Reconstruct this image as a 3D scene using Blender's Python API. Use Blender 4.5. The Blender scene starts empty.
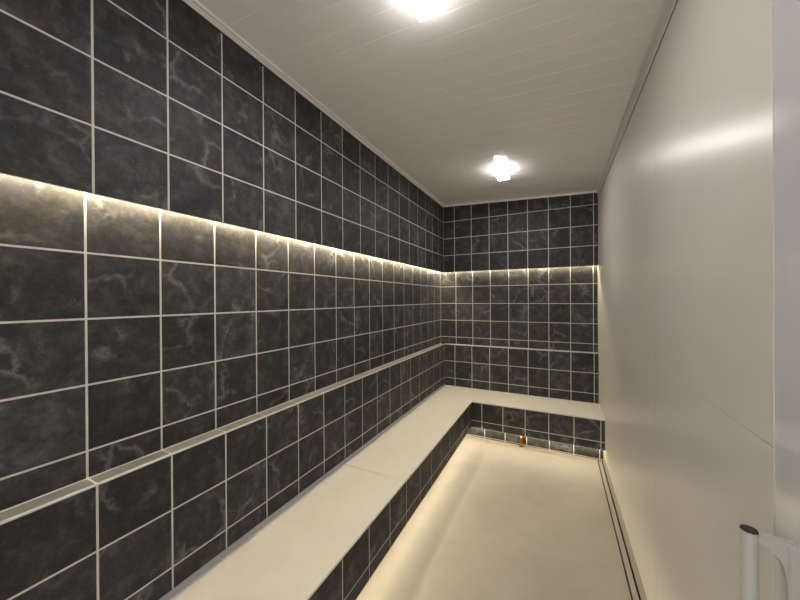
import bpy, math, random
from mathutils import Matrix, Vector

random.seed(7)
T = 0.2            # one wall tile is 20 cm; layout below is written in tile units
ZF = -7.15         # floor level, with the camera at the origin of the layout
SC = bpy.context.scene
COL = SC.collection


def W(p):
    return (p[0] * T, p[1] * T, (p[2] - ZF) * T)


# ------------------------------------------------------------------ materials
def new_mat(name):
    m = bpy.data.materials.new(name)
    m.use_nodes = True
    nt = m.node_tree
    b = nt.nodes['Principled BSDF']
    return m, nt, b


def setin(b, **kw):
    for k, v in kw.items():
        b.inputs[k.replace('_', ' ')].default_value = v


def simple(name, col, rough=0.5, metal=0.0, spec=0.5):
    m, nt, b = new_mat(name)
    setin(b, Base_Color=(*col, 1), Roughness=rough, Metallic=metal)
    b.inputs['Specular IOR Level'].default_value = spec
    return m


def ramp(nt, stops, interp='LINEAR'):
    r = nt.nodes.new('ShaderNodeValToRGB')
    r.color_ramp.interpolation = interp
    el = r.color_ramp.elements
    while len(el) < len(stops):
        el.new(0.5)
    for e, (p, c) in zip(el, stops):
        e.position = p
        e.color = c if len(c) == 4 else (*c, 1)
    return r


def noise(nt, vec, scale, detail=4.0, rough=0.55, dist=0.0):
    n = nt.nodes.new('ShaderNodeTexNoise')
    n.inputs['Scale'].default_value = scale
    n.inputs['Detail'].default_value = detail
    n.inputs['Roughness'].default_value = rough
    n.inputs['Distortion'].default_value = dist
    nt.links.new(vec, n.inputs['Vector'])
    return n


def math_node(nt, op, a, b=None):
    n = nt.nodes.new('ShaderNodeMath')
    n.operation = op
    for i, v in enumerate((a, b)):
        if v is None:
            continue
        if isinstance(v, (int, float)):
            n.inputs[i].default_value = v
        else:
            nt.links.new(v, n.inputs[i])
    return n.outputs[0]


def mixcol(nt, fac, a, b, mode='MIX'):
    n = nt.nodes.new('ShaderNodeMix')
    n.data_type = 'RGBA'
    n.blend_type = mode
    for sock, v in ((n.inputs[0], fac), (n.inputs[6], a), (n.inputs[7], b)):
        if isinstance(v, (int, float)):
            sock.default_value = v
        elif isinstance(v, tuple):
            sock.default_value = (*v, 1) if len(v) == 3 else v
        else:
            nt.links.new(v, sock)
    return n.outputs[2]


def slate_material():
    m, nt, b = new_mat('slate_tile')
    tc = nt.nodes.new('ShaderNodeTexCoord')
    at = nt.nodes.new('ShaderNodeAttribute')
    at.attribute_name = 'tile_rand'
    sc = nt.nodes.new('ShaderNodeVectorMath')
    sc.operation = 'MULTIPLY_ADD'
    nt.links.new(at.outputs['Color'], sc.inputs[0])
    sc.inputs[1].default_value = (37, 41, 29)
    nt.links.new(tc.outputs['Object'], sc.inputs[2])
    v = sc.outputs[0]
    sep = nt.nodes.new('ShaderNodeSeparateColor')
    nt.links.new(at.outputs['Color'], sep.inputs[0])
    cloud = noise(nt, v, 17.0, 10, 0.76, 0.2)
    base = ramp(nt, [(0.32, (0.0165, 0.0164, 0.0180)), (0.50, (0.0325, 0.0322, 0.0340)), (0.68, (0.070, 0.069, 0.070))])
    nt.links.new(cloud.outputs['Fac'], base.inputs[0])
    # blue and olive tints drifting over the stone
    tint = noise(nt, v, 14.0, 4, 0.6, 0.3)
    tr = ramp(nt, [(0.36, (0.92, 0.95, 1.12)), (0.5, (1, 1, 1)), (0.64, (1.08, 1.04, 0.90))])
    nt.links.new(tint.outputs['Fac'], tr.inputs[0])
    col = mixcol(nt, 1.0, base.outputs[0], tr.outputs[0], 'MULTIPLY')
    # soft pale patches
    pt = noise(nt, v, 7.5, 6, 0.68, 0.2)
    pr = ramp(nt, [(0.54, (0, 0, 0)), (0.70, (1, 1, 1))])
    nt.links.new(pt.outputs['Fac'], pr.inputs[0])
    col = mixcol(nt, math_node(nt, 'MULTIPLY', pr.outputs[0], 0.40), col, (0.125, 0.123, 0.118))
    # cracks filled with pale mineral: warped cell borders, only here and there
    wp = noise(nt, v, 16.0, 5, 0.65)
    wa = nt.nodes.new('ShaderNodeVectorMath')
    wa.operation = 'MULTIPLY_ADD'
    nt.links.new(wp.outputs['Color'], wa.inputs[0])
    wa.inputs[1].default_value = (0.09, 0.09, 0.09)
    nt.links.new(v, wa.inputs[2])
    vo = nt.nodes.new('ShaderNodeTexVoronoi')
    vo.feature = 'DISTANCE_TO_EDGE'
    vo.inputs['Scale'].default_value = 6.0
    nt.links.new(wa.outputs[0], vo.inputs['Vector'])
    vr = ramp(nt, [(0.0, (1, 1, 1)), (0.018, (0.55, 0.55, 0.55)), (0.075, (0, 0, 0))])
    nt.links.new(vo.outputs['Distance'], vr.inputs[0])
    mk = noise(nt, v, 6.0, 4, 0.6)
    mr = ramp(nt, [(0.50, (0, 0, 0)), (0.61, (1, 1, 1))])
    nt.links.new(mk.outputs['Fac'], mr.inputs[0])
    vein = math_node(nt, 'MULTIPLY', vr.outputs[0], mr.outputs[0])
    vein = math_node(nt, 'MULTIPLY', vein, 0.66)
    col = mixcol(nt, vein, col, (0.19, 0.187, 0.178))
    # speckles
    sp = noise(nt, v, 120.0, 2, 0.6)
    spr = ramp(nt, [(0.66, (0, 0, 0)), (0.76, (1, 1, 1))])
    nt.links.new(sp.outputs['Fac'], spr.inputs[0])
    col = mixcol(nt, math_node(nt, 'MULTIPLY', spr.outputs[0], 0.45), col, (0.17, 0.16, 0.14))
    # each tile a shade of its own
    bright = math_node(nt, 'MULTIPLY_ADD', sep.outputs[2], 0.5)
    bright.node.inputs[2].default_value = 0.78
    hv = nt.nodes.new('ShaderNodeVectorMath')
    hv.operation = 'SCALE'
    nt.links.new(col, hv.inputs[0])
    nt.links.new(bright, hv.inputs['Scale'])
    nt.links.new(hv.outputs[0], b.inputs['Base Color'])
    setin(b, Roughness=0.6)
    b.inputs['Specular IOR Level'].default_value = 0.28
    bp = nt.nodes.new('ShaderNodeBump')
    bp.inputs['Strength'].default_value = 0.12
    bp.inputs['Distance'].default_value = 0.002
    nt.links.new(cloud.outputs['Fac'], bp.inputs['Height'])
    nt.links.new(bp.outputs[0], b.inputs['Normal'])
    return m


def mottled(name, c1, c2, scale, rough, spec=0.5, bump=0.0, detail=5):
    m, nt, b = new_mat(name)
    tc = nt.nodes.new('ShaderNodeTexCoord')
    n = noise(nt, tc.outputs['Object'], scale, detail, 0.6, 0.4)
    r = ramp(nt, [(0.32, c1), (0.68, c2)])
    nt.links.new(n.outputs['Fac'], r.inputs[0])
    nt.links.new(r.outputs[0], b.inputs['Base Color'])
    setin(b, Roughness=rough)
    b.inputs['Specular IOR Level'].default_value = spec
    if bump:
        bp = nt.nodes.new('ShaderNodeBump')
        bp.inputs['Strength'].default_value = bump
        bp.inputs['Distance'].default_value = 0.002
        nt.links.new(n.outputs['Fac'], bp.inputs['Height'])
        nt.links.new(bp.outputs[0], b.inputs['Normal'])
    return m


def floor_material():
    m, nt, b = new_mat('floor_resin')
    tc = nt.nodes.new('ShaderNodeTexCoord')
    v = tc.outputs['Object']
    n = noise(nt, v, 3.2, 6, 0.6, 0.5)
    r = ramp(nt, [(0.32, (0.315, 0.286, 0.243)), (0.68, (0.365, 0.333, 0.285))])
    nt.links.new(n.outputs['Fac'], r.inputs[0])
    # faint dried water line and smudges
    s = noise(nt, v, 2.1, 5, 0.6, 1.2)
    d = math_node(nt, 'ABSOLUTE', math_node(nt, 'SUBTRACT', s.outputs['Fac'], 0.55))
    sr = ramp(nt, [(0.0, (1, 1, 1)), (0.012, (0, 0, 0))])
    nt.links.new(d, sr.inputs[0])
    col = mixcol(nt, math_node(nt, 'MULTIPLY', sr.outputs[0], 0.16), r.outputs[0], (0.40, 0.34, 0.26))
    nt.links.new(col, b.inputs['Base Color'])
    setin(b, Roughness=0.5)
    b.inputs['Specular IOR Level'].default_value = 0.35
    return m


def wall_panel_material():
    m, nt, b = new_mat('coated_wall_panel')
    tc = nt.nodes.new('ShaderNodeTexCoord')
    n = noise(nt, tc.outputs['Object'], 1.6, 4, 0.55)
    r = ramp(nt, [(0.3, (0.63, 0.60, 0.55)), (0.7, (0.67, 0.64, 0.59))])
    nt.links.new(n.outputs['Fac'], r.inputs[0])
    nt.links.new(r.outputs[0], b.inputs['Base Color'])
    setin(b, Roughness=0.31, Anisotropic=0.6)
    b.inputs['Specular IOR Level'].default_value = 0.22
    tg = nt.nodes.new('ShaderNodeTangent')
    tg.direction_type = 'RADIAL'
    tg.axis = 'Z'
    nt.links.new(tg.outputs[0], b.inputs['Tangent'])
    setin(b, Anisotropic_Rotation=ANISO_ROT)
    # sheet metal is never quite flat: gentle waves across the panel
    mp = nt.nodes.new('ShaderNodeMapping')
    mp.inputs['Scale'].default_value = (1.0, 1.0, 0.12)
    nt.links.new(tc.outputs['Object'], mp.inputs['Vector'])
    wv = noise(nt, mp.outputs[0], 3.0, 1, 0.4)
    bp = nt.nodes.new('ShaderNodeBump')
    bp.inputs['Strength'].default_value = 0.25
    bp.inputs['Distance'].default_value = 0.02
    nt.links.new(wv.outputs['Fac'], bp.inputs['Height'])
    nt.links.new(bp.outputs[0], b.inputs['Normal'])
    return m


def emitter(name, col, strength):
    m, nt, b = new_mat(name)
    setin(b, Base_Color=(0.8, 0.8, 0.78, 1), Roughness=0.4)
    b.inputs['Emission Color'].default_value = (*col, 1)
    b.inputs['Emission Strength'].default_value = strength
    return m


ANISO_ROT = 0.0
LED_COVE = 20.0
LED_BENCH = 6.5
LAMP = 30.0
LAMP_SIDE = 0.36
WARM = (1.0, 0.86, 0.60)
NEUT = (1.0, 0.965, 0.93)

M_TILE = slate_material()
M_GROUT = mottled('grout', (0.55, 0.525, 0.48), (0.63, 0.605, 0.56), 30, 0.8, 0.2)
M_LIP = simple('dark_tile_edge', (0.03, 0.03, 0.03), 0.5)
M_EDGE = simple('pale_edge_profile', (0.60, 0.58, 0.54), 0.4)
M_CAP = mottled('ledge_cap', (0.15, 0.148, 0.14), (0.19, 0.187, 0.178), 8, 0.35, 0.5)
M_FLOOR = floor_material()
M_SEAT = mottled('seat_composite', (0.59, 0.56, 0.50), (0.63, 0.60, 0.54), 6, 0.36, 0.45)
M_SEATEDGE = simple('seat_edge', (0.50, 0.44, 0.36), 0.5)
M_SEAL = simple('grey_sealant', (0.33, 0.32, 0.30), 0.5)
M_PANEL = wall_panel_material()
M_SEAM = simple('panel_seam', (0.42, 0.39, 0.34), 0.4)
M_CEIL = mottled('ceiling_panel', (0.82, 0.805, 0.785), (0.85, 0.835, 0.815), 2.0, 0.18, 0.55)
M_TRIM = simple('white_trim', (0.80, 0.785, 0.76), 0.3)
M_TRIMR = simple('beige_trim', (0.63, 0.61, 0.57), 0.3)
M_DOOR = simple('grey_door', (0.60, 0.60, 0.61), 0.05, 0.0, 0.6)
M_HANDLE = simple('satin_handle', (0.50, 0.485, 0.46), 0.28)
M_CAPEND = simple('black_cap', (0.012, 0.009, 0.010), 0.45)
M_BRASS = simple('brass', (0.26, 0.14, 0.04), 0.3, 1.0)
M_STEEL = simple('fixture_steel', (0.45, 0.45, 0.45), 0.35, 0.6)
M_DARK = simple('drain_channel', (0.02, 0.018, 0.015), 0.6)
M_LED = emitter('led_cove', WARM, LED_COVE)
M_LEDB = emitter('led_bench', WARM, LED_BENCH)
M_LAMP = emitter('lamp_diffuser', NEUT, LAMP)
M_LAMPS = emitter('lamp_frosted_side', NEUT, LAMP_SIDE)
M_PLAIN = simple('plain_end_wall', (0.42, 0.40, 0.37), 0.5)


# ------------------------------------------------------------------ mesh helper
class MB:
    def __init__(self):
        self.v, self.f, self.mi, self.rand, self.mats, self.smooth = [], [], [], [], [], []

    def m(self, mat):
        if mat not in self.mats:
            self.mats.append(mat)
        return self.mats.index(mat)

    def face(self, pts, mat, rand=(0.5, 0.5, 0.5), smooth=False):
        i = len(self.v)
        self.v += [tuple(p) for p in pts]
        self.f.append(tuple(range(i, i + len(pts))))
        self.mi.append(self.m(mat))
        self.rand.append(rand)
        self.smooth.append(smooth)

    def mesh(self, verts, faces, mat, rand=(0.5, 0.5, 0.5), smooth=False):
        i = len(self.v)
        self.v += [tuple(p) for p in verts]
        for f in faces:
            self.f.append(tuple(i + k for k in f))
            self.mi.append(self.m(mat))
            self.rand.append(rand)
            self.smooth.append(smooth)

    def box(self, x0, x1, y0, y1, z0, z1, mat, c=0.0, rand=(0.5, 0.5, 0.5)):
        """axis box; c > 0 chamfers every edge"""
        if c <= 0:
            vs = [(x, y, z) for x in (x0, x1) for y in (y0, y1) for z in (z0, z1)]
            fs = [(0, 1, 3, 2), (4, 6, 7, 5), (0, 4, 5, 1), (2, 3, 7, 6), (0, 2, 6, 4), (1, 5, 7, 3)]
            self.mesh(vs, fs, mat, rand)
            return
        lo, hi = (x0, y0, z0), (x1, y1, z1)
        vs, ix = [], {}
        for sx in (0, 1):
            for sy in (0, 1):
                for sz in (0, 1):
                    s = (sx, sy, sz)
                    for a in range(3):
                        p = []
                        for k in range(3):
                            e = hi[k] if s[k] else lo[k]
                            if k != a:
                                e += -c if s[k] else c
                            p.append(e)
                        ix[(s, a)] = len(vs)
                        vs.append(tuple(p))
        fs = []
        for a in range(3):
            b, d = (a + 1) % 3, (a + 2) % 3
            for sa in (0, 1):
                q = []
                for (sb, sd) in ((0, 0), (1, 0), (1, 1), (0, 1)):
                    s = [0, 0, 0]
                    s[a], s[b], s[d] = sa, sb, sd
                    q.append(ix[(tuple(s), a)])
                fs.append(tuple(q) if sa else tuple(q[::-1]))
            for sb in (0, 1):
                for sd in (0, 1):
                    s0, s1 = [0, 0, 0], [0, 0, 0]
                    s0[a], s0[b], s0[d] = 0, sb, sd
                    s1[a], s1[b], s1[d] = 1, sb, sd
                    q = (ix[(tuple(s0), b)], ix[(tuple(s1), b)], ix[(tuple(s1), d)], ix[(tuple(s0), d)])
                    fs.append(q if sb != sd else q[::-1])
        for sx in (0, 1):
            for sy in (0, 1):
                for sz in (0, 1):
                    s = (sx, sy, sz)
                    t = (ix[(s, 0)], ix[(s, 1)], ix[(s, 2)])
                    fs.append(t if (sx + sy + sz) % 2 else t[::-1])
        self.mesh(vs, fs, mat, rand)

    def prism(self, poly, axis, a0, a1, mat):
        """poly: 2D points in the two other axes (in xyz order), extruded along axis"""
        def P(q, a):
            r = list(q)
            r.insert(axis, a)
            return tuple(r)
        n = len(poly)
        vs = [P(q, a0) for q in poly] + [P(q, a1) for q in poly]
        fs = [tuple(range(n)), tuple(range(2 * n - 1, n - 1, -1))]
        fs += [(i, i + n, (i + 1) % n + n, (i + 1) % n) for i in range(n)]
        self.mesh(vs, fs, mat)

    def tube(self, pts, rad, mat, seg=24, caps=True):
        """round tube through points; rad is a number or one per point"""
        pts = [Vector(p) for p in pts]
        n = len(pts)
        rr = rad if isinstance(rad, (list, tuple)) else [rad] * n
        rings = []
        up = None
        for i, p in enumerate(pts):
            t = (pts[min(i + 1, n - 1)] - pts[max(i - 1, 0)]).normalized()
            if up is None:
                up = Vector((0, 0, 1)) if abs(t.z) < 0.9 else Vector((1, 0, 0))
            a = t.cross(up).normalized()
            up = a.cross(t).normalized()
            rings.append([p + (a * math.cos(2 * math.pi * k / seg) + up * math.sin(2 * math.pi * k / seg)) * rr[i] for k in range(seg)])
        vs = [q for r in rings for q in r]
        fs = [(i * seg + k, i * seg + (k + 1) % seg, (i + 1) * seg + (k + 1) % seg, (i + 1) * seg + k) for i in range(n - 1) for k in range(seg)]
        self.mesh(vs, fs, mat, smooth=True)
        if caps:
            self.face(rings[0][::-1], mat)
            self.face(rings[-1], mat)

    def tiles(self, plane, pos, u0, u1, v0, v1, ju, jv, sign, back, bv0=None, mat=None):
        """tiled face. plane 'X': u=Y, v=Z at X=pos; 'Y': u=X, v=Z at Y=pos; 'Z': u=Y, v=X at Z=pos.
        ju, jv: one joint position on each axis, joints repeat every tile. sign: outward direction. back: depth of the backing."""
        g, th, ch = 0.0115, 0.012, 0.007

        def P(u, v, d):
            q = pos + sign * d
            return {'X': (q, u, v), 'Y': (u, q, v), 'Z': (v, u, q)}[plane]

        def cuts(a, b, j):
            k = math.ceil((a - j) / 1.0 - 1e-6)
            c = [a]
            while j + k < b - 1e-6:
                if j + k > a + 1e-6:
                    c.append(j + k)
                k += 1
            c.append(b)
            return c
        # grout bed (a solid box behind the tiles)
        vs = [P(u, v, d) for u in (u0, u1) for v in (v0 if bv0 is None else bv0, v1) for d in (-back, -th * 0.5)]
        fs = [(0, 1, 3, 2), (4, 6, 7, 5), (0, 4, 5, 1), (2, 3, 7, 6), (0, 2, 6, 4), (1, 5, 7, 3)]
        self.mesh(vs, fs, M_GROUT)
        cu = cuts(u0, u1, ju) if ju is not None else [u0, u1]
        cv = cuts(v0, v1, jv) if jv is not None else [v0, v1]
        for i in range(len(cu) - 1):
            for k in range(len(cv) - 1):
                a = cu[i] + (g if i else 0.004)
                b = cu[i + 1] - (g if i < len(cu) - 2 else 0.004)
                c = cv[k] + (g if k else 0.004)
                d = cv[k + 1] - (g if k < len(cv) - 2 else 0.004)
                if b - a < 0.02 or d - c < 0.02:
                    continue
                r = (random.random(), random.random(), random.random())
                vs = [P(a, c, -th), P(b, c, -th), P(b, d, -th), P(a, d, -th),
                      P(a + ch, c + ch, 0), P(b - ch, c + ch, 0), P(b - ch, d - ch, 0), P(a + ch, d - ch, 0)]
                fs = [(4, 5, 6, 7), (0, 1, 5, 4), (1, 2, 6, 5), (2, 3, 7, 6), (3, 0, 4, 7)]
                self.mesh(vs, fs, mat or M_TILE, r)

    def build(self, name, parent=None, base=(0, 0, 0)):
        """links ONE mesh object; base = the tile-unit origin of its thing"""
        bw = Vector(W(base)) if parent is not None or base != (0, 0, 0) else Vector((0, 0, 0))
        me = bpy.data.meshes.new(name)
        me.from_pydata([Vector(W(p)) - bw for p in self.v], [], self.f)
        for m in self.mats:
            me.materials.append(m)
        at = me.attributes.new('tile_rand', 'FLOAT_COLOR', 'FACE')
        for p, mi, r, s, d in zip(me.polygons, self.mi, self.rand, self.smooth, at.data):
            p.material_index = mi
            p.use_smooth = s
            d.color = (*r, 1)
        me.update()
        import bmesh
        bm = bmesh.new()
        bm.from_mesh(me)
        bmesh.ops.recalc_face_normals(bm, faces=bm.faces)
        bm.to_mesh(me)
        bm.free()
        o = bpy.data.objects.new(name, me)
        COL.objects.link(o)
        if parent is not None:
            o.parent = parent
        elif base != (0, 0, 0):
            o.location = bw
        return o


def struct(o):
    o['kind'] = 'structure'
    return o


def thing(name, base, label, cat, group=None):
    o = bpy.data.objects.new(name, None)
    COL.objects.link(o)
    o.empty_display_size = 0.05
    o.location = W(base)
    o['label'] = label
    o['category'] = cat
    if group:
        o['group'] = group
    return o


# ------------------------------------------------------------------ layout numbers (tile units)
A_UP, A_MID, A_LOW = -6.087, -6.366, -6.048        # left wall: upper, recessed and lower faces
D_UP, D_MID, D_LOW = 17.966, 18.227, 17.957        # back wall, the same three faces
XR = 1.774                                         # right wall face
JY, JX = 2.116, -5.416                             # a vertical joint on the left and on the back wall
GD = 0.22            # depth of the light groove
Z_COVE = 1.572                                     # underside of the upper face
JZ_UP, JZ_MID, JZ_LOW = 1.572, 0.727, -3.674
Z_LEDGE = -2.68
Z_SEAT = -5.131
Z_APRON = -6.45                                    # underside of the bench front
X_FR, Y_FR = -3.892, 15.711                        # bench front faces
KICK = 0.6
Y_NEAR = -3.0
Y_DOOR0, Y_DOOR1 = -1.2, 4.125


def ceil_z(x):
    return 5.22 - 0.0452 * (x - XR)


# ------------------------------------------------------------------ walls
w = MB()
w.tiles('X', A_UP, Y_NEAR, D_UP, Z_COVE, 5.6, JY, JZ_UP, 1, 0.85, Z_COVE + GD)
# front lip that hides the light groove
w.box(A_UP - 0.035, A_UP - 0.006, Y_NEAR, D_UP + 0.03, Z_COVE + 0.002, Z_COVE + GD, M_GROUT)
w.tiles('X', A_MID, Y_NEAR, D_MID, Z_LEDGE - 0.2, Z_COVE + GD, JY, JZ_MID, 1, 0.57)
w.tiles('X', A_LOW, Y_NEAR, D_LOW, -7.4, Z_LEDGE - 0.03, JY, JZ_LOW, 1, 0.89)
w.tiles('Z', Z_LEDGE, Y_NEAR, D_MID - 0.27, A_MID + 0.022, A_LOW - 0.02, JY, None, 1, 0.03, mat=M_CAP)
w.box(A_LOW - 0.02, A_LOW + 0.003, Y_NEAR, D_LOW, Z_LEDGE - 0.034, Z_LEDGE + 0.002, M_EDGE, 0.006)
w.box(A_MID, A_MID + 0.022, Y_NEAR, D_MID, Z_LEDGE - 0.034, Z_LEDGE + 0.002, M_GROUT)
# solid masonry behind, and grouted inner corners
w.box(-7.3, -6.9, Y_NEAR - 0.4, 19.2, -7.45, 5.9, M_PLAIN)
for xa_, ya_, z0_, z1_ in ((A_UP, D_UP, Z_COVE + GD, 5.6), (A_MID, D_MID, Z_LEDGE - 0.1, Z_COVE + GD), (A_LOW, D_LOW, -7.2, Z_LEDGE - 0.03)):
    w.box(xa_ - 0.06, xa_ - 0.004, ya_ + 0.004, ya_ + 0.06, z0_, z1_, M_GROUT)
struct(w.build('wall_left'))

w = MB()
w.tiles('Y', D_UP, A_UP, XR, Z_COVE, 5.6, JX, JZ_UP, -1, 0.85, Z_COVE + GD)
w.box(A_UP - 0.03, XR, D_UP + 0.006, D_UP + 0.035, Z_COVE + 0.002, Z_COVE + GD, M_GROUT)
w.tiles('Y', D_MID, A_MID, XR, Z_LEDGE - 0.2, Z_COVE + GD, JX, JZ_MID, -1, 0.57)
w.tiles('Y', D_LOW, A_LOW, XR, -7.4, Z_LEDGE - 0.03, JX, JZ_LOW, -1, 0.89)
w.box(A_LOW, XR, D_LOW + 0.03, D_MID, Z_LEDGE - 0.034, Z_LEDGE, M_GROUT)
i = 0
xs = [A_LOW] + [JX + k for k in range(0, 8)] + [XR]
for q0, q1 in zip(xs[:-1], xs[1:]):
    w.box(q0 + 0.013, q1 - 0.013, D_LOW + 0.04, D_MID - 0.03, Z_LEDGE - 0.02, Z_LEDGE + 0.006, M_CAP, 0.004, (random.random(), random.random(), random.random()))
w.box(A_LOW, XR, D_LOW - 0.004, D_LOW + 0.035, Z_LEDGE - 0.034, Z_LEDGE + 0.002, M_EDGE, 0.006)
w.box(-7.3, 2.4, 18.78, 19.2, -7.45, 5.9, M_PLAIN)
struct(w.build('wall_back'))

# right wall: two heights of coated panel with a vertical butt joint
w = MB()
ZS, YS, G = -1.385, 8.05, 0.003
w.box(XR + 0.03, XR + 0.5, Y_DOOR1, 19.0, -7.4, 5.6, M_SEAM)
for (y0, y1) in ((Y_DOOR1, YS - 0.006), (YS + 0.006, D_MID + 0.1)):
    for (z0, z1) in ((-7.3, ZS - G), (ZS + G, 5.5)):
        w.box(XR, XR + 0.05, y0, y1, z0, z1, M_PANEL, 0.002)
w.box(XR, XR + 0.5, Y_NEAR - 0.3, Y_DOOR0, -7.4, 5.6, M_PANEL)
struct(w.build('wall_right'))

w = MB()  # unseen end wall; its open doorway is added to let in fill light
w.box(-7.0, -2.6, Y_NEAR - 0.4, Y_NEAR, -7.4, 5.7, M_PLAIN)
w.box(1.6, XR + 0.5, Y_NEAR - 0.4, Y_NEAR, -7.4, 5.7, M_PLAIN)
w.box(-2.6, 1.6, Y_NEAR - 0.4, Y_NEAR, 3.4, 5.7, M_PLAIN)
struct(w.build('wall_front'))

# ------------------------------------------------------------------ ceiling of narrow glossy boards running across the room
w = MB()
PITCH, JC, GR = 0.512, 5.19, 0.008
k0 = math.floor((Y_NEAR - JC) / PITCH)
y = JC + k0 * PITCH
xa, xb = -6.4, XR + 0.3
while y < 18.4:
    y1 = y + PITCH
    prof = [(y, 0.010), (y + 0.003, 0.005), (y + GR, 0.0), (y1 - GR, 0.0), (y1 - 0.003, 0.005), (y1, 0.010), (y1, 0.12), (y, 0.12)]
    n = len(prof)
    vs = [(xa, q, ceil_z(xa) + h) for q, h in prof] + [(xb, q, ceil_z(xb) + h) for q, h in prof]
    fs = [tuple(range(n)), tuple(range(2 * n - 1, n - 1, -1))] + [(i, i + n, (i + 1) % n + n, (i + 1) % n) for i in range(n)]
    w.mesh(vs, fs, M_CEIL)
    y = y1
w.mesh([(x, yy, 5.72 + dz) for x in (-7, 2.3) for yy in (Y_NEAR - .4, 19) for dz in (0, .2)],
       [(0, 1, 3, 2), (4, 6, 7, 5), (0, 4, 5, 1), (2, 3, 7, 6), (0, 2, 6, 4), (1, 5, 7, 3)], M_CEIL)
struct(w.build('ceiling'))

# ceiling trims
w = MB()
zc = ceil_z(A_UP)
w.prism([(A_UP, zc + 0.02), (A_UP, zc - 0.12), (A_UP + 0.02, zc - 0.12), (A_UP + 0.045, zc - 0.035), (A_UP + 0.11, zc - 0.012), (A_UP + 0.11, zc + 0.02)], 1, Y_NEAR, D_UP, M_TRIMR)
w.tube([(A_UP + 0.10, Y_NEAR, zc - 0.018), (A_UP + 0.10, D_UP, zc - 0.018)], 0.02, M_TRIM, 10)
w.prism([(A_UP, zc - 0.12), (A_UP, zc - 0.15), (A_UP + 0.012, zc - 0.15), (A_UP + 0.012, zc - 0.12)], 1, Y_NEAR, D_UP, M_LIP)
struct(w.build('trim_1'))
w = MB()
zc = ceil_z(XR)
w.prism([(XR, zc + 0.02), (XR, zc - 0.36), (XR - 0.02, zc - 0.36), (XR - 0.03, zc - 0.34), (XR - 0.05, zc - 0.05), (XR - 0.075, zc - 0.02), (XR - 0.075, zc + 0.02)], 1, Y_NEAR, D_UP, M_TRIMR)
w.tube([(XR - 0.08, Y_NEAR, zc - 0.012), (XR - 0.08, D_UP, zc - 0.012)], 0.014, M_TRIM, 10)
w.prism([(XR - 0.008, zc - 0.36), (XR - 0.008, zc - 0.375), (XR, zc - 0.375), (XR, zc - 0.36)], 1, Y_NEAR, D_UP, M_LIP)
struct(w.build('trim_2'))
w = MB()
prof = [(D_UP, 0.03), (D_UP, -0.10), (D_UP - 0.02, -0.10), (D_UP - 0.045, -0.03), (D_UP - 0.09, -0.008), (D_UP - 0.09, 0.03)]
n = len(prof)
vs = [(A_UP, q, ceil_z(A_UP) + h) for q, h in prof] + [(XR, q, ceil_z(XR) + h) for q, h in prof]
w.mesh(vs, [tuple(range(n)), tuple(range(2 * n - 1, n - 1, -1))] + [(i, i + n, (i + 1) % n + n, (i + 1) % n) for i in range(n)], M_TRIM)
struct(w.build('trim_3'))

# grey sealant joint between the left wall and the seat
w = MB()
w.prism([(A_LOW - 0.002, Z_SEAT), (A_LOW - 0.002, Z_SEAT + 0.075), (A_LOW + 0.02, Z_SEAT + 0.07), (A_LOW + 0.075, Z_SEAT + 0.003), (A_LOW + 0.075, Z_SEAT)], 1, Y_NEAR, D_LOW, M_SEAL)
struct(w.build('trim_4'))

# ------------------------------------------------------------------ floor
Z0 = ZF
DX0, DX1, DY1 = 1.535, 1.74, 16.24
w = MB()
XK = X_FR - KICK
XC = -3.02
zl = Z0 + 0.025
nseg = 6
px = [(-6.3, zl), (XK, zl), (XC - 0.10, Z0 - 0.031), (XC, Z0 - 0.036), (XC + 0.08, Z0 - 0.034), (XC + 1.8, Z0), (DX0, Z0)]
for (x0, z0), (x1, z1) in zip(px[:-1], px[1:]):
    w.face([(x0, Y_NEAR, z0), (x1, Y_NEAR, z1), (x1, 18.3, z1), (x0, 18.3, z0)], M_FLOOR)
w.face([(DX0, DY1, Z0), (DX1, DY1, Z0), (DX1, 18.3, Z0), (DX0, 18.3, Z0)], M_FLOOR)
w.face([(DX1, Y_NEAR, Z0), (2.1, Y_NEAR, Z0), (2.1, 18.3, Z0), (DX1, 18.3, Z0)], M_FLOOR)
w.box(-7, 2.3, Y_NEAR - 0.4, 19, Z0 - 0.5, Z0 - 0.32, M_FLOOR)
struct(w.build('floor'))

# coved upstand where the floor turns up the right wall
w = MB()
c = [(XR + 0.005, Z0 - 0.01), (XR - 0.03, Z0 - 0.01), (XR - 0.028, Z0 + 0.02), (XR - 0.02, Z0 + 0.06), (XR - 0.012, Z0 + 0.14), (XR - 0.008, Z0 + 0.36), (XR + 0.005, Z0 + 0.37)]
w.prism(c, 1, Y_DOOR1, Y_FR + KICK - 0.01, M_FLOOR)
struct(w.build('baseboard_right'))

# ------------------------------------------------------------------ linear floor drain
base = ((DX0 + DX1) / 2, 10.0, Z0)
dr = thing('floor_drain', base, 'long narrow linear drain set in the cream floor along the right wall', 'drain')
m = MB()
m.box(DX0, DX1, Y_NEAR, DY1, Z0 - 0.30, Z0 - 0.26, M_DARK)
m.box(DX0, DX0 + 0.004, Y_NEAR, DY1, Z0 - 0.26, Z0, M_DARK)
m.box(DX1 - 0.004, DX1, Y_NEAR, DY1, Z0 - 0.26, Z0, M_DARK)
m.box(DX0, DX1, DY1 - 0.004, DY1, Z0 - 0.26, Z0, M_DARK)
m.build('channel', dr, base)
for (y0, y1) in ((Y_NEAR, 13.62), (13.64, DY1 - 0.03)):
    m = MB()
    m.box(DX0 + 0.04, DX1 - 0.04, y0, y1, Z0 - 0.08, Z0 + 0.0, M_FLOOR, 0.006)
    m.build('cover', dr, base)

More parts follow.
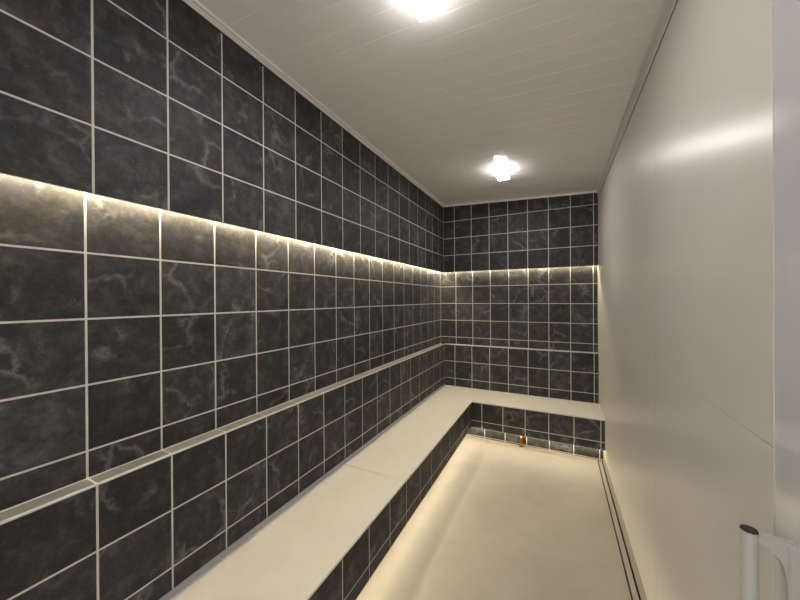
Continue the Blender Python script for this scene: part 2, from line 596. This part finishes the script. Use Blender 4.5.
# ------------------------------------------------------------------ bench
base = (-4.9, 9.0, Z0)
be = thing('bench', base, 'built-in L-shaped bench with cream seat and dark tiled front along left and back walls', 'bench')
TH = 0.06
OV = 0.03
YB = 7.95
m = MB()      # front length of seat, up to the butt joint
m.box(A_LOW + 0.02, X_FR + OV, Y_NEAR, YB - 0.006, Z_SEAT - TH, Z_SEAT, M_SEAT, 0.012)
m.build('seat', be, base)
m = MB()      # the L-shaped rest
P6 = [(A_LOW + 0.02, YB + 0.006), (X_FR + OV, YB + 0.006), (X_FR + OV, Y_FR - OV), (XR, Y_FR - OV), (XR, D_LOW), (A_LOW + 0.02, D_LOW)]
cc = 0.012
PI_ = [(A_LOW + 0.02 + cc, YB + 0.006 + cc), (X_FR + OV - cc, YB + 0.006 + cc), (X_FR + OV - cc, Y_FR - OV + cc), (XR - 0.001, Y_FR - OV + cc), (XR - 0.001, D_LOW), (A_LOW + 0.02 + cc, D_LOW)]
n = 6
vs = [(x, y, Z_SEAT - TH) for x, y in P6] + [(x, y, Z_SEAT - cc) for x, y in P6] + [(x, y, Z_SEAT) for x, y in PI_]
fs = [tuple(range(n))] + [(i + o, (i + 1) % n + o, (i + 1) % n + n + o, i + n + o) for o in (0, n) for i in range(n)] + [tuple(range(2 * n, 3 * n))]
m.mesh(vs, fs, M_SEAT)
m.build('seat', be, base)
# tiled aprons
ZA = Z_SEAT - TH
m = MB()
m.tiles('X', X_FR, Y_NEAR, Y_FR + 0.06, Z_APRON, ZA, JY, -6.11, 1, 0.06)
m.build('front_panel', be, base)
m = MB()
m.tiles('Y', Y_FR, X_FR - 0.06, XR, Z_APRON, ZA, JX + 0.035, -6.11, -1, 0.06)
m.build('front_panel', be, base)
# recessed tiled plinth behind the light
m = MB()
m.tiles('X', XK, Y_NEAR, Y_FR + KICK, Z0 - 0.02, ZA, JY, -6.11, 1, 0.5)
m.build('plinth', be, base)
m = MB()
m.tiles('Y', Y_FR + KICK, XK, XR, Z0 - 0.02, ZA, JX + 0.05, -6.11, -1, 0.5)
m.build('plinth', be, base)
# light strips behind the aprons
m = MB()
m.box(X_FR - 0.48, X_FR - 0.44, Y_NEAR, Y_FR + 0.34, Z_APRON - 0.14, Z_APRON - 0.02, M_LEDB)
m.build('light_strip', be, base)
m = MB()
m.box(X_FR - 0.30, XR - 0.02, Y_FR + 0.36, Y_FR + 0.40, Z_APRON - 0.085, Z_APRON + 0.02, M_LEDB)
m.build('light_strip', be, base)

# ------------------------------------------------------------------ cove light strips
m = MB()
m.box(A_UP - 0.235, A_UP - 0.185, Y_NEAR, D_MID - 0.03, Z_COVE + 0.10, Z_COVE + 0.16, M_LED)
o = m.build('led_strip', None, (A_UP - 0.12, 9.0, Z_COVE))
o['label'] = 'warm glowing light strip tucked under the upper tiles of the long left wall'
o['category'] = 'light strip'
o['group'] = 'cove light strips'
m = MB()
m.box(A_UP - 0.09, XR - 0.005, D_UP + 0.175, D_UP + 0.225, Z_COVE + 0.10, Z_COVE + 0.16, M_LED)
o = m.build('led_strip', None, (-2.2, D_UP + 0.12, Z_COVE))
o['label'] = 'warm glowing light strip tucked under the upper tiles of the short back wall'
o['category'] = 'light strip'
o['group'] = 'cove light strips'


# ------------------------------------------------------------------ ceiling lamps
def lamp(yfar, label, first=None):
    LX0, LX1, LL, LH = -2.275, -1.845, 1.14, 0.25
    xc, yc = (LX0 + LX1) / 2, yfar - LL / 2
    zc = ceil_z(xc)
    base = (xc, yc, zc)
    t = thing('ceiling_light', base, label, 'ceiling light', 'ceiling lights')
    if first is None:
        m = MB()
        w2, l2 = (LX1 - LX0) / 2, LL / 2
        s = -0.0452
        vs = [(xc + dx, yc + dy, zc + s * dx + dz) for dx in (-w2 - .01, w2 + .01) for dy in (-l2 - .01, l2 + .01) for dz in (-0.02, 0.004)]
        m.mesh(vs, [(0, 1, 3, 2), (4, 6, 7, 5), (0, 4, 5, 1), (2, 3, 7, 6), (0, 2, 6, 4), (1, 5, 7, 3)], M_STEEL)
        m.build('base_plate', t, base)
        m = MB()
        m.box(LX0, LX1, yc - l2, yc + l2, zc - LH + 0.02, zc - 0.022, M_LAMPS)
        m.box(LX0, LX1, yc - l2, yc + l2, zc - LH, zc - LH + 0.019, M_LAMP)
        m.build('diffuser', t, base)
    else:
        for ch in first.children:
            c = ch.copy()
            COL.objects.link(c)
            c.parent = t
    return t


l1 = lamp(5.40, 'glowing white box light on the ceiling, the nearer one at the top of the photo')
l2 = lamp(14.2, 'glowing white box light on the ceiling, the far one near the back wall', l1)

# ------------------------------------------------------------------ brass pipe at the plinth
base = (-1.60, 16.17, Z0)
bp = thing('steam_nozzle', base, 'small brass pipe nozzle poking out at the floor under the back bench', 'pipe')
m = MB()
pts = [(-1.60, 16.31, -6.70), (-1.60, 16.24, -6.70), (-1.60, 16.195, -6.715), (-1.60, 16.175, -6.76), (-1.60, 16.17, -6.82), (-1.60, 16.165, -7.0)]
m.tube(pts, [0.075, 0.075, 0.078, 0.08, 0.08, 0.085], M_BRASS)
m.build('pipe', bp, base)
m = MB()
m.tube([(-1.60, 16.165, -6.99), (-1.60, 16.165, -7.0), (-1.60, 16.165, -7.12), (-1.60, 16.165, -7.15)], [0.085, 0.105, 0.11, 0.095], M_BRASS)
m.build('nozzle', bp, base)
m = MB()
m.tube([(-1.60, 16.311, -6.70), (-1.60, 16.28, -6.70)], [0.14, 0.12], M_BRASS)
m.build('flange', bp, base)

# ------------------------------------------------------------------ door at the right edge, with its pull handle
w = MB()
w.mesh([(XR + dx + 0.006 + (0.09 if yy == Y_DOOR0 else 0), yy, z) for dx in (0, 0.25) for yy in (Y_DOOR0, Y_DOOR1) for z in (-7.4, 5.6)],
       [(0, 1, 3, 2), (4, 6, 7, 5), (0, 4, 5, 1), (2, 3, 7, 6), (0, 2, 6, 4), (1, 5, 7, 3)], M_DOOR)
door = struct(w.build('door_1'))
GX, GY, GZ, GRAD = 1.50, 3.845, -2.052, 0.059
h = MB()
h.tube([(GX, GY, GZ), (GX, GY, GZ - 3.0)], GRAD, M_HANDLE, 32)
hd = h.build('door_handle')
hd.parent = door


def sub(mb, name):
    o = mb.build(name)
    o.parent = hd
    return o


m = MB()
m.tube([(GX, GY, GZ), (GX, GY, GZ + 0.012)], [GRAD * 0.98, GRAD * 0.94], M_CAPEND, 32)
e = sub(m, 'end_cap')
e['label'] = 'black end cap'
for top in (True, False):      # curved web from the grip to the mounting bar, top and bottom
    zt = GZ - 0.02 if top else GZ - 2.98
    sg = -1 if top else 1
    prof = [(GX + 0.03, zt), (XR + 0.02, zt), (XR + 0.02, zt + sg * 0.42)]
    for q, dz in ((0.985, 0.34), (0.95, 0.27), (0.90, 0.215), (0.82, 0.17), (0.70, 0.135), (0.50, 0.10), (0.28, 0.078)):
        prof.append((GX + 0.03 + q * (XR - 0.055 - GX - 0.03), zt + sg * dz))
    prof.append((GX + 0.03, zt + sg * 0.06))
    n = len(prof)
    y0, y1 = GY - 0.035, GY + 0.035
    m = MB()
    vs = [(x, y0, z) for x, z in prof] + [(x, y1, z) for x, z in prof]
    fs = [tuple(range(n)), tuple(range(2 * n - 1, n - 1, -1))] + [(i, i + n, (i + 1) % n + n, (i + 1) % n) for i in range(n)]
    m.mesh(vs, fs, M_HANDLE)
    sub(m, 'bracket')
m = MB()
m.box(XR - 0.055, XR + 0.021, GY - 0.05, GY + 0.05, GZ - 2.95, GZ - 0.04, M_HANDLE, 0.012)
sub(m, 'mounting_bar')

# ------------------------------------------------------------------ camera
f, yaw, pit, rol = 314.207, 0.46503, -0.002636, -0.0055994
cy, sy, cp, sp, cr, sr = math.cos(yaw), math.sin(yaw), math.cos(pit), math.sin(pit), math.cos(rol), math.sin(rol)
r0, d0, u0 = Vector((cy, sy, 0)), Vector((-sy, cy, 0)), Vector((0, 0, 1))
d1, u1 = d0 * cp + u0 * sp, -d0 * sp + u0 * cp
r2, u2 = r0 * cr + u1 * sr, u1 * cr - r0 * sr
cam = bpy.data.objects.new('Camera', bpy.data.cameras.new('Camera'))
COL.objects.link(cam)
mw = Matrix((r2, u2, -d1)).transposed().to_4x4()
mw.translation = Vector(W((0, 0, 0)))
cam.matrix_world = mw
cam.data.sensor_fit = 'HORIZONTAL'
cam.data.sensor_width = 36.0
cam.data.lens = 36.0 * f / 800.0
cam.data.clip_start = 0.02
SC.camera = cam

# ------------------------------------------------------------------ world and view
wd = bpy.data.worlds.new('World')
wd.use_nodes = True
wd.node_tree.nodes['Background'].inputs[0].default_value = (1.0, 0.95, 0.90, 1)
wd.node_tree.nodes['Background'].inputs[1].default_value = 0.5  # soft fill, reaching the room through the added doorway
SC.world = wd
SC.view_settings.view_transform = 'Standard'
SC.view_settings.look = 'None'
SC.view_settings.gamma = 1.0
SC.view_settings.exposure = 2.14
SC.cycles.use_denoising = True
SC.cycles.max_bounces = 16
SC.cycles.diffuse_bounces = 8
SC.cycles.glossy_bounces = 6
